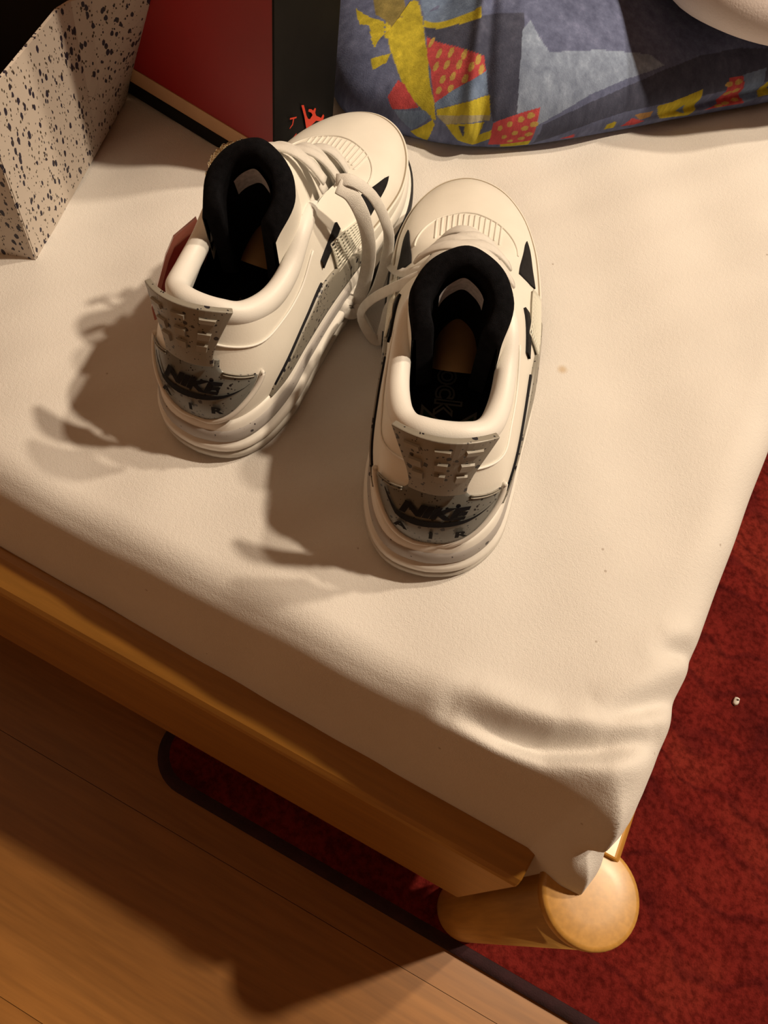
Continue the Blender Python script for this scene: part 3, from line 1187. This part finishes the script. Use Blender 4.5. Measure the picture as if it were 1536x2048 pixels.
th = .0014
V = np.vstack([PA + nrm * th, PA - nrm * th, inner + nrm * th, inner - nrm * th])
K = len(PA)
F = []
for i in range(K):
    j = (i + 1) % K
    F += [(i, j, 2 * K + j, 2 * K + i), (K + j, K + i, 3 * K + i, 3 * K + j), (i, K + i, K + j, j), (2 * K + i, 2 * K + j, 3 * K + j, 3 * K + i)]
add('tag_rim', tagrel(V), F, M_TAG, tagroot, False)
V = np.vstack([inner + nrm * th * .5, inner - nrm * th * .5])
F = [list(range(K)), list(range(K, 2 * K))[::-1]] + [(i, (i + 1) % K, K + (i + 1) % K, K + i) for i in range(K)]
add('tag_plate', tagrel(V), F, M_TAGRED, tagroot, False)
bead = None
chain = catmull([(-0.2140, 0.3085, 0.1462), (-0.2179, 0.3052, 0.1452), (-0.2199, 0.3024, 0.1447), (-0.2216, 0.3, 0.1433), (-0.2234, 0.298, 0.1409), (-0.2252, 0.2971, 0.1377), (-0.2268, 0.2973, 0.1337),
                 (-0.2288, 0.2979, 0.1277), (-0.2298, 0.2969, 0.1205), (-0.2295, 0.2945, 0.1120)], 22)
sv, sf = [], []
for i in range(1, 6):
    for j in range(8):
        a, b = math.pi * i / 6, 2 * math.pi * j / 8
        sv.append((math.sin(a) * math.cos(b), math.sin(a) * math.sin(b), math.cos(a)))
sf = grid_faces(5, 8, False, True) + [list(range(8)), list(range(32, 40))[::-1]]
bead_mesh = make_mesh('chain_bead', np.array(sv) * .0016, sf)
bead_mesh.materials.append(M_STEEL)
for i, p in enumerate(chain):
    p = np.array(p) + [.005, .004, .001]
    jit = np.array([.0006 * math.sin(i * 2.1), .0006 * math.cos(i * 1.7), 0])
    q = np.array(p) + jit + [0, 0, Z0] - np.array(tagroot.location)
    link('chain_bead', bead_mesh, None, tagroot, tuple(q))

# ------------------------------------------------------------------ red and black shoebox
RA = math.radians(-8.4)
rx_, ry_ = np.array([math.cos(RA), math.sin(RA)]), np.array([-math.sin(RA), math.cos(RA)])
RC = np.array([-0.250, 0.414])
RW, RD, RH = .355, .0702, .34
redz = bedz(-.33, .44) + Z0 - .002
red = empty('shoebox', (RC[0], RC[1], redz))
red.rotation_euler = (0, 0, RA)
tag(red, 'red shoebox with a black side bearing an orange leaping figure, beside the duvet', 'shoebox')
h0 = .002
v, f = box_data(-RW, -.0005, .0012, RD, h0, RH)
bevel(add('body', v, f, M_BLACKCARD, red, False), .0012)
v, f = box_data(-RW + .001, .0, .0, .0012, .0245, RH - .001)
add('red_face', v, f, M_RED, red, False)['label'] = 'red front face'
v, f = box_data(-RW + .001, .0, -.0008, .0012, .0125, .0245)
add('tan_strip', v, f, M_TAN, red, False)['label'] = 'bare tan cardboard strip along the bottom'
v, f = box_data(-RW, .0005, -.0016, .0012, h0, .0125)
add('base_strip', v, f, M_BLACKCARD, red, False)
v, f = box_data(-.0005, .0012, -.0008, .0075, h0, RH)
add('lid_edge', v, f, M_BLACKCARD, red, False)


def flat_print(name, polys, mat, parent):
    V, F = [], []
    for P in polys:
        b = len(V)
        V += [(.0006, u, z - (redz - Z0)) for u, z in P]
        F.append(list(range(b, len(V))))
    return add(name, V, F, mat, parent, False)


# leaping-figure mark (u along the side, z up) and the lettering next to it
jump = [[(.0290, .0810), (.0318, .0798), (.0352, .0702), (.0372, .0665), (.0396, .0650), (.0412, .0590), (.0380, .0560), (.0362, .0575), (.0345, .0640), (.0330, .0700)],
        [(.0396, .0650), (.0425, .0668), (.0408, .0695), (.0372, .0722), (.0378, .0738), (.0408, .0722), (.0430, .0700), (.0448, .0712), (.0462, .0700), (.0455, .0670), (.0470, .0640), (.0530, .0592), (.0522, .0570), (.0470, .0600), (.0412, .0590)],
        [(.0530, .0592), (.0555, .0610), (.0568, .0590), (.0556, .0555), (.0535, .0560), (.0522, .0570)],
        [(.0362, .0575), (.0380, .0560), (.0345, .0520), (.0300, .0490), (.0255, .0455), (.0243, .0468), (.0300, .0520), (.0338, .0555)]]
flat_print('figure_print', jump, M_ORANGE, red)
lett = [[(.0165, .0775), (.0240, .0748), (.0238, .0738), (.0212, .0745), (.0200, .0705), (.0165, .0690), (.0163, .0698), (.0192, .0715), (.0200, .0750), (.0165, .0762)],
        [(.0155, .0580), (.0162, .0572), (.0245, .0610), (.0240, .0618)]]
flat_print('side_lettering', lett, M_ORANGE, red)

# ------------------------------------------------------------------ white speckled shoebox, open
SA = math.radians(103.5)
su = np.array([math.cos(SA), math.sin(SA)])          # along the long side, away from its near corner
sn = np.array([math.sin(SA), -math.cos(SA)])         # outwards, to the right
SCN = np.array([-0.3531, 0.2732])
spz = bedz(*SCN) + Z0
spk = empty('shoebox', (SCN[0], SCN[1], spz))
tag(spk, 'open white shoebox with dark paint-spatter speckles, standing against the red box', 'shoebox')
SH, SL, SW, ST = .116, .163, .22, .002


def sp(al, outw, z):
    p = su * al + sn * outw
    return (p[0], p[1], z + (bedz(SCN[0] + p[0], SCN[1] + p[1]) + Z0 - spz) * (1 - z / SH) + .0008)


def flare(al, z):
    return .046 * sstep(.098, SL, al) * (z / SH) ** 1.15


def wall(name, fn_out, fn_in, n, m, mat):
    V = [fn_out(i / (n - 1), j / (m - 1)) for i in range(n) for j in range(m)] + [fn_in(i / (n - 1), j / (m - 1)) for i in range(n) for j in range(m)]
    F = grid_faces(n, m) + grid_faces(n, m, base=n * m, flip=True)
    bo = [i * m for i in range(n)] + [(n - 1) * m + j for j in range(1, m)] + [i * m + m - 1 for i in range(n - 2, -1, -1)] + [j for j in range(m - 2, 0, -1)]
    for i in range(len(bo)):
        a, b = bo[i], bo[(i + 1) % len(bo)]
        F.append([a, b, b + n * m, a + n * m])
    return add(name, V, F, mat, spk, False)


w = wall('long_wall', lambda a, b: sp(a * SL, flare(a * SL, b * SH), b * SH), lambda a, b: sp(a * SL, flare(a * SL, b * SH) - ST, b * SH), 16, 10, M_BOXSPK)
w = wall('end_wall', lambda a, b: sp(-.0012, -.0005 - a * SW, b * SH * .985), lambda a, b: sp(ST, -.0005 - a * SW, b * SH * .985), 4, 4, M_BOXSPK)
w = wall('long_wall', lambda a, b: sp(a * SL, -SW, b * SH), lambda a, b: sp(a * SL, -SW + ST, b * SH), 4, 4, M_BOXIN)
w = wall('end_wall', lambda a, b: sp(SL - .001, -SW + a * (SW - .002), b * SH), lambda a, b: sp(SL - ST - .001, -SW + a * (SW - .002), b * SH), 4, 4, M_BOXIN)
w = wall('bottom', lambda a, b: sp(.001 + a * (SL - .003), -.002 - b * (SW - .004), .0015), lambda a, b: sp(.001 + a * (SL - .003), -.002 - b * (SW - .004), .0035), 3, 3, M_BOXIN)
w = wall('shade_liner', lambda a, b: sp(.003 + a * (SL - .006), -ST - .0006 + flare(a * SL, .004 + b * (SH - .008)), .004 + b * (SH - .008)), lambda a, b: sp(.003 + a * (SL - .006), -ST - .0016 + flare(a * SL, .004 + b * (SH - .008)), .004 + b * (SH - .008)), 12, 8, M_BOXIN)  # added dark sheet that stands in for shade on the inner wall

# ------------------------------------------------------------------ patterned bedding
BPATH = [(-0.335, 0.640), (-0.285, 0.555), (-0.242, 0.4986), (-0.2036, 0.4927), (-0.168, 0.4957), (-0.1325, 0.5068), (-0.1006, 0.5253), (-0.0415, 0.5768),
         (0.0027, 0.6199), (0.0435, 0.6616), (0.085, 0.71), (0.110, 0.77)]
BPROF = [(.030, .0005), (.004, .0010), (-.004, .008), (-.006, .022), (.001, .040), (.020, .058), (.058, .074), (.112, .085), (.18, .090), (.27, .088)]


def bedding_grid(nu, nv):
    path = catmull(BPATH, nu)
    T = np.gradient(path, axis=0)
    T /= np.linalg.norm(T, axis=1)[:, None]
    back = np.stack([-T[:, 1], T[:, 0]], 1)
    # smooth the back direction so that the folds do not cross
    for _ in range(nu // 6):
        back[1:-1] = (back[:-2] + 2 * back[1:-1] + back[2:]) / 4
    back /= np.linalg.norm(back, axis=1)[:, None]
    prof = catmull(BPROF, nv)
    u = np.linspace(0, 1, nu)
    P = np.zeros((nu, nv, 3))
    P[:, :, 0] = path[:, None, 0] + back[:, None, 0] * prof[None, :, 0]
    P[:, :, 1] = path[:, None, 1] + back[:, None, 1] * prof[None, :, 0]
    v = np.linspace(0, 1, nv)
    base = bed_top(path[:, 0], path[:, 1])
    hscale = 0.82 + 0.26 * sstep(.28, .46, u) - 0.40 * sstep(.5, .72, u)
    P[:, :, 2] = base[:, None] + prof[None, :, 1] * hscale[:, None]
    # soft creases
    U_, V_ = np.meshgrid(u, v, indexing='ij')
    cr = .0035 * np.exp(-((U_ - (.45 - .06 * V_)) / .012) ** 2) * sstep(.1, .3, V_) - .003 * np.exp(-((U_ - (.475 - .06 * V_)) / .012) ** 2) * sstep(.1, .3, V_)
    cr += .002 * np.sin(U_ * 21 + V_ * 5) * V_ * (1 - V_)
    cr -= .006 * np.exp(-((V_ - (.30 + .32 * (U_ - .62))) / .035) ** 2) * sstep(.6, .75, U_) * (1 - sstep(.93, 1.0, U_))
    dirn = np.stack([-back[:, 0], -back[:, 1]], 1)
    P[:, :, 0] += cr * dirn[:, None, 0]
    P[:, :, 1] += cr * dirn[:, None, 1]
    P[:, :, 2] += cr * .6
    return P, u, v
SL, LB, MB, YE = (.070, .080, .130), (.25, .32, .46), (.16, .23, .37), (.48, .41, .04)
RE, KH, GO, BR = (.50, .08, .09), (.36, .33, .20), (.42, .25, .10), (.24, .20, .07)
BPRINT = [
    (SL, [(0.279, 0.636), (0.412, 0.632), (0.518, 0.63), (0.514, 0.547), (0.513, 0.472), (0.515, 0.374), (0.471, 0.353), (0.44, 0.511), (0.434, 0.545), (0.377, 0.578), (0.301, 0.613)]),
    (LB, [(0.511, 0.597), (0.532, 0.618), (0.554, 0.557), (0.6, 0.563), (0.647, 0.553), (0.664, 0.522), (0.62, 0.482), (0.59, 0.439), (0.548, 0.339), (0.513, 0.391), (0.508, 0.511)]),
    (SL, [(0.552, 0.337), (0.591, 0.412), (0.621, 0.459), (0.661, 0.507), (0.712, 0.543), (0.763, 0.547), (0.803, 0.532), (0.84, 0.509), (0.844, 0.405), (0.795, 0.403), (0.749, 0.395), (0.702, 0.385), (0.659, 0.374), (0.622, 0.355), (0.597, 0.32), (0.575, 0.27), (0.549, 0.193)]),
    (YE, [(0.253, 0.682), (0.277, 0.64), (0.325, 0.568), (0.364, 0.426), (0.375, 0.349), (0.369, 0.353), (0.34, 0.403), (0.3, 0.47), (0.264, 0.536), (0.238, 0.582), (0.158, 0.601), (0.128, 0.645)]),
    (BR, [(0.109, 0.586), (0.121, 0.647), (0.246, 0.64), (0.15, 0.603), (0.135, 0.586)]),
    (YE, [(0.116, 0.539), (0.137, 0.574), (0.152, 0.601), (0.19, 0.592), (0.215, 0.553), (0.177, 0.561), (0.148, 0.568), (0.14, 0.543)]),
    (YE, [(0.221, 0.52), (0.254, 0.549), (0.254, 0.522), (0.236, 0.489)]),
    (RE, [(0.278, 0.414), (0.286, 0.484), (0.301, 0.476), (0.34, 0.399), (0.293, 0.37)]),
    (MB, [(0.297, 0.368), (0.35, 0.391), (0.365, 0.366), (0.335, 0.276), (0.307, 0.341)]),
    (YE, [(0.333, 0.262), (0.369, 0.353), (0.374, 0.329), (0.365, 0.179), (0.346, 0.212)]),
    (MB, [(0.253, 0.69), (0.301, 0.707), (0.403, 0.671), (0.408, 0.649), (0.274, 0.647)]),
    (YE, [(0.274, 0.647), (0.41, 0.649), (0.415, 0.626), (0.281, 0.634)]),
    (RE, [(0.301, 0.613), (0.377, 0.578), (0.434, 0.545), (0.442, 0.509), (0.39, 0.459), (0.366, 0.42), (0.341, 0.526)]),
    (MB, [(0.443, 0.509), (0.453, 0.445), (0.37, 0.397), (0.366, 0.42), (0.39, 0.459)]),
    (YE, [(0.455, 0.443), (0.464, 0.378), (0.374, 0.372), (0.372, 0.395)]),
    (KH, [(0.374, 0.372), (0.464, 0.378), (0.465, 0.358), (0.392, 0.333)]),
    (YE, [(0.392, 0.333), (0.456, 0.349), (0.452, 0.285), (0.475, 0.32), (0.479, 0.276), (0.446, 0.198), (0.419, 0.235), (0.4, 0.308)]),
    (SL, [(0.414, 0.329), (0.424, 0.331), (0.426, 0.266)]),
    (RE, [(0.473, 0.349), (0.485, 0.362), (0.546, 0.407), (0.546, 0.22), (0.499, 0.214), (0.474, 0.208)]),
    (YE, [(0.499, 0.214), (0.545, 0.239), (0.546, 0.183), (0.502, 0.177)]),
    (RE, [(0.575, 0.208), (0.586, 0.25), (0.587, 0.193)]),
    (YE, [(0.61, 0.247), (0.61, 0.291), (0.617, 0.308), (0.618, 0.249)]),
    (RE, [(0.624, 0.252), (0.632, 0.312), (0.648, 0.27), (0.638, 0.245)]),
    (GO, [(0.633, 0.333), (0.654, 0.339), (0.654, 0.301), (0.642, 0.287)]),
    (YE, [(0.656, 0.366), (0.672, 0.376), (0.711, 0.42), (0.712, 0.303), (0.702, 0.239), (0.666, 0.266)]),
    (MB, [(0.685, 0.308), (0.696, 0.349), (0.695, 0.279)]),
    (RE, [(0.723, 0.277), (0.74, 0.312), (0.746, 0.449), (0.764, 0.449), (0.775, 0.281)]),
    (MB, [(0.764, 0.453), (0.795, 0.466), (0.793, 0.306), (0.775, 0.281)]),
    (YE, [(0.803, 0.445), (0.793, 0.312), (0.812, 0.32)]),
]
BDOTS = [(0.319, 0.599), (0.346, 0.568), (0.37, 0.566), (0.397, 0.555), (0.424, 0.538), (0.349, 0.534), (0.369, 0.536), (0.392, 0.532), (0.414, 0.522), (0.433, 0.513), (0.369, 0.495), (0.386, 0.501), (0.408, 0.491), (0.367, 0.461), (0.387, 0.466), (0.488, 0.326), (0.505, 0.345), (0.522, 0.364), (0.535, 0.378), (0.501, 0.279), (0.518, 0.301), (0.531, 0.324), (0.542, 0.341), (0.515, 0.247), (0.531, 0.264), (0.539, 0.289), (0.746, 0.422), (0.758, 0.426), (0.749, 0.374), (0.759, 0.383), (0.75, 0.306), (0.764, 0.32), (0.741, 0.295)]


def in_poly(U, V, poly):
    ins = np.zeros(U.shape, bool)
    n = len(poly)
    for i in range(n):
        x1, y1 = poly[i]
        x2, y2 = poly[(i + 1) % n]
        if y1 == y2:
            continue
        cond = ((y1 > V) != (y2 > V)) & (U < (x2 - x1) * (V - y1) / (y2 - y1) + x1)
        ins ^= cond
    return ins


def build_bedding():
    nu, nv = 620, 300
    P, u, v = bedding_grid(nu, nv)
    U_, V_ = np.meshgrid(u, v, indexing='ij')
    col = np.zeros((nu, nv, 4))
    col[:] = (.125, .150, .265, 1)
    for c, poly in BPRINT:
        col[in_poly(U_, V_, poly)] = (*c, 1)
    for du, dv in BDOTS:
        d = np.hypot((U_ - du) * 1.05, (V_ - dv) * .42)
        col[d < .0052] = (.50, .34, .10, 1)
    # the print goes on, unseen, over the top of the bedding
    rs = np.random.RandomState(5)
    for _ in range(60):
        cu_, cv_ = rs.rand(), .82 + .18 * rs.rand()
        ang = rs.rand() * 6.28
        sz = .03 + .03 * rs.rand()
        tri = [(cu_ + sz * math.cos(ang + a), cv_ + 2 * sz * math.sin(ang + a)) for a in (0, 2.0, 4.3)]
        col[in_poly(U_, V_, tri)] = (*[YE, RE, MB, LB, SL][rs.randint(5)], 1)
    V = P.reshape(-1, 3) + [0, 0, Z0]
    F = grid_faces(nu, nv)
    # close the back and the ends down to the mattress, so that it is a solid heap
    b = len(V)
    floor_pts = []
    last = P[:, -1, :]
    base = V.reshape(nu, nv, 3)
    tail = base[:, -1, :].copy()
    tail[:, 2] = Z0 + bed_top(tail[:, 0], tail[:, 1]) + .002
    V = np.vstack([V, tail])
    for i in range(nu - 1):
        F.append([i * nv + nv - 1, b + i, b + i + 1, (i + 1) * nv + nv - 1])
    F.append([j for j in range(nv)] + [b])
    F.append([(nu - 1) * nv + j for j in range(nv)][::-1] + [b + nu - 1])
    me = make_mesh('patterned_duvet', V, F)
    cols = np.vstack([col.reshape(-1, 4), np.tile([.125, .150, .265, 1], (nu, 1))])
    at = me.color_attributes.new('print', 'FLOAT_COLOR', 'POINT')
    at.data.foreach_set('color', cols.ravel())
    m, nt, bs = new_mat('printed_cotton')
    bs.inputs['Roughness'].default_value = .9
    bs.inputs['Specular IOR Level'].default_value = .15
    an = nt.nodes.new('ShaderNodeAttribute')
    an.attribute_name = 'print'
    vec = tex_coord(nt, (1, 1, .18))
    st = ramp(nt, noise(nt, vec, 130, 6, .7), [(.30, (.62, .62, .66)), (.55, (1.0, 1.0, 1.0)), (.75, (1.5, 1.45, 1.4))])
    v2 = tex_coord(nt)
    bl = ramp(nt, noise(nt, v2, 22, 4, .6), [(.35, (.88, .88, .9)), (.65, (1.12, 1.12, 1.12))])
    c = mix(nt, 1.0, an.outputs['Color'], st, 'MULTIPLY')
    c = mix(nt, 1.0, c, bl, 'MULTIPLY')
    nt.links.new(c, bs.inputs['Base Color'])
    bump(nt, bs, noise(nt, v2, 1100, 3, .6), .3, .001)
    o = link('patterned_duvet', me, m)
    tag(o, 'folded blue duvet printed with yellow shapes and dotted red patches, lying behind the sneakers', 'duvet')
    # seam where the cover is folded over
    return P


BP = build_bedding()

# ------------------------------------------------------------------ white pillow on the duvet
pc = np.array((0.012, 0.712, 0.160)) + [0, 0, Z0]
V = []
n, m = 60, 30
for i in range(n):
    a = 2 * math.pi * i / n
    for j in range(m):
        b = -math.pi / 2 + math.pi * (j + .5) / m
        ca, sa = math.cos(a), math.sin(a)
        cb, sb = math.cos(b), math.sin(b)
        e = .62
        x = .12 * math.copysign(abs(ca) ** e, ca) * abs(cb) ** .8
        y = .10 * math.copysign(abs(sa) ** e, sa) * abs(cb) ** .8
        z = .032 * math.copysign(abs(sb) ** .9, sb)
        z += .004 * math.sin(x * 45 + y * 18) * (1 - abs(sb)) + .002 * math.sin(y * 70)
        V.append((x, y, z))
F = grid_faces(n, m, True, False) + [[i * m for i in range(n)][::-1], [i * m + m - 1 for i in range(n)]]
M_PILLOW = simple('shaded_white_pillow_cotton', (.56, .50, .49), .9, 12, .04, 700, .2)  # white toned down to carry the partial shade over the pillow
pil = add('pillow', V, F, M_PILLOW)
pil.location = tuple(pc)
pil.rotation_euler = (0.0, 0.0, 0.75)
tag(pil, 'white pillow resting on top of the patterned duvet', 'pillow')
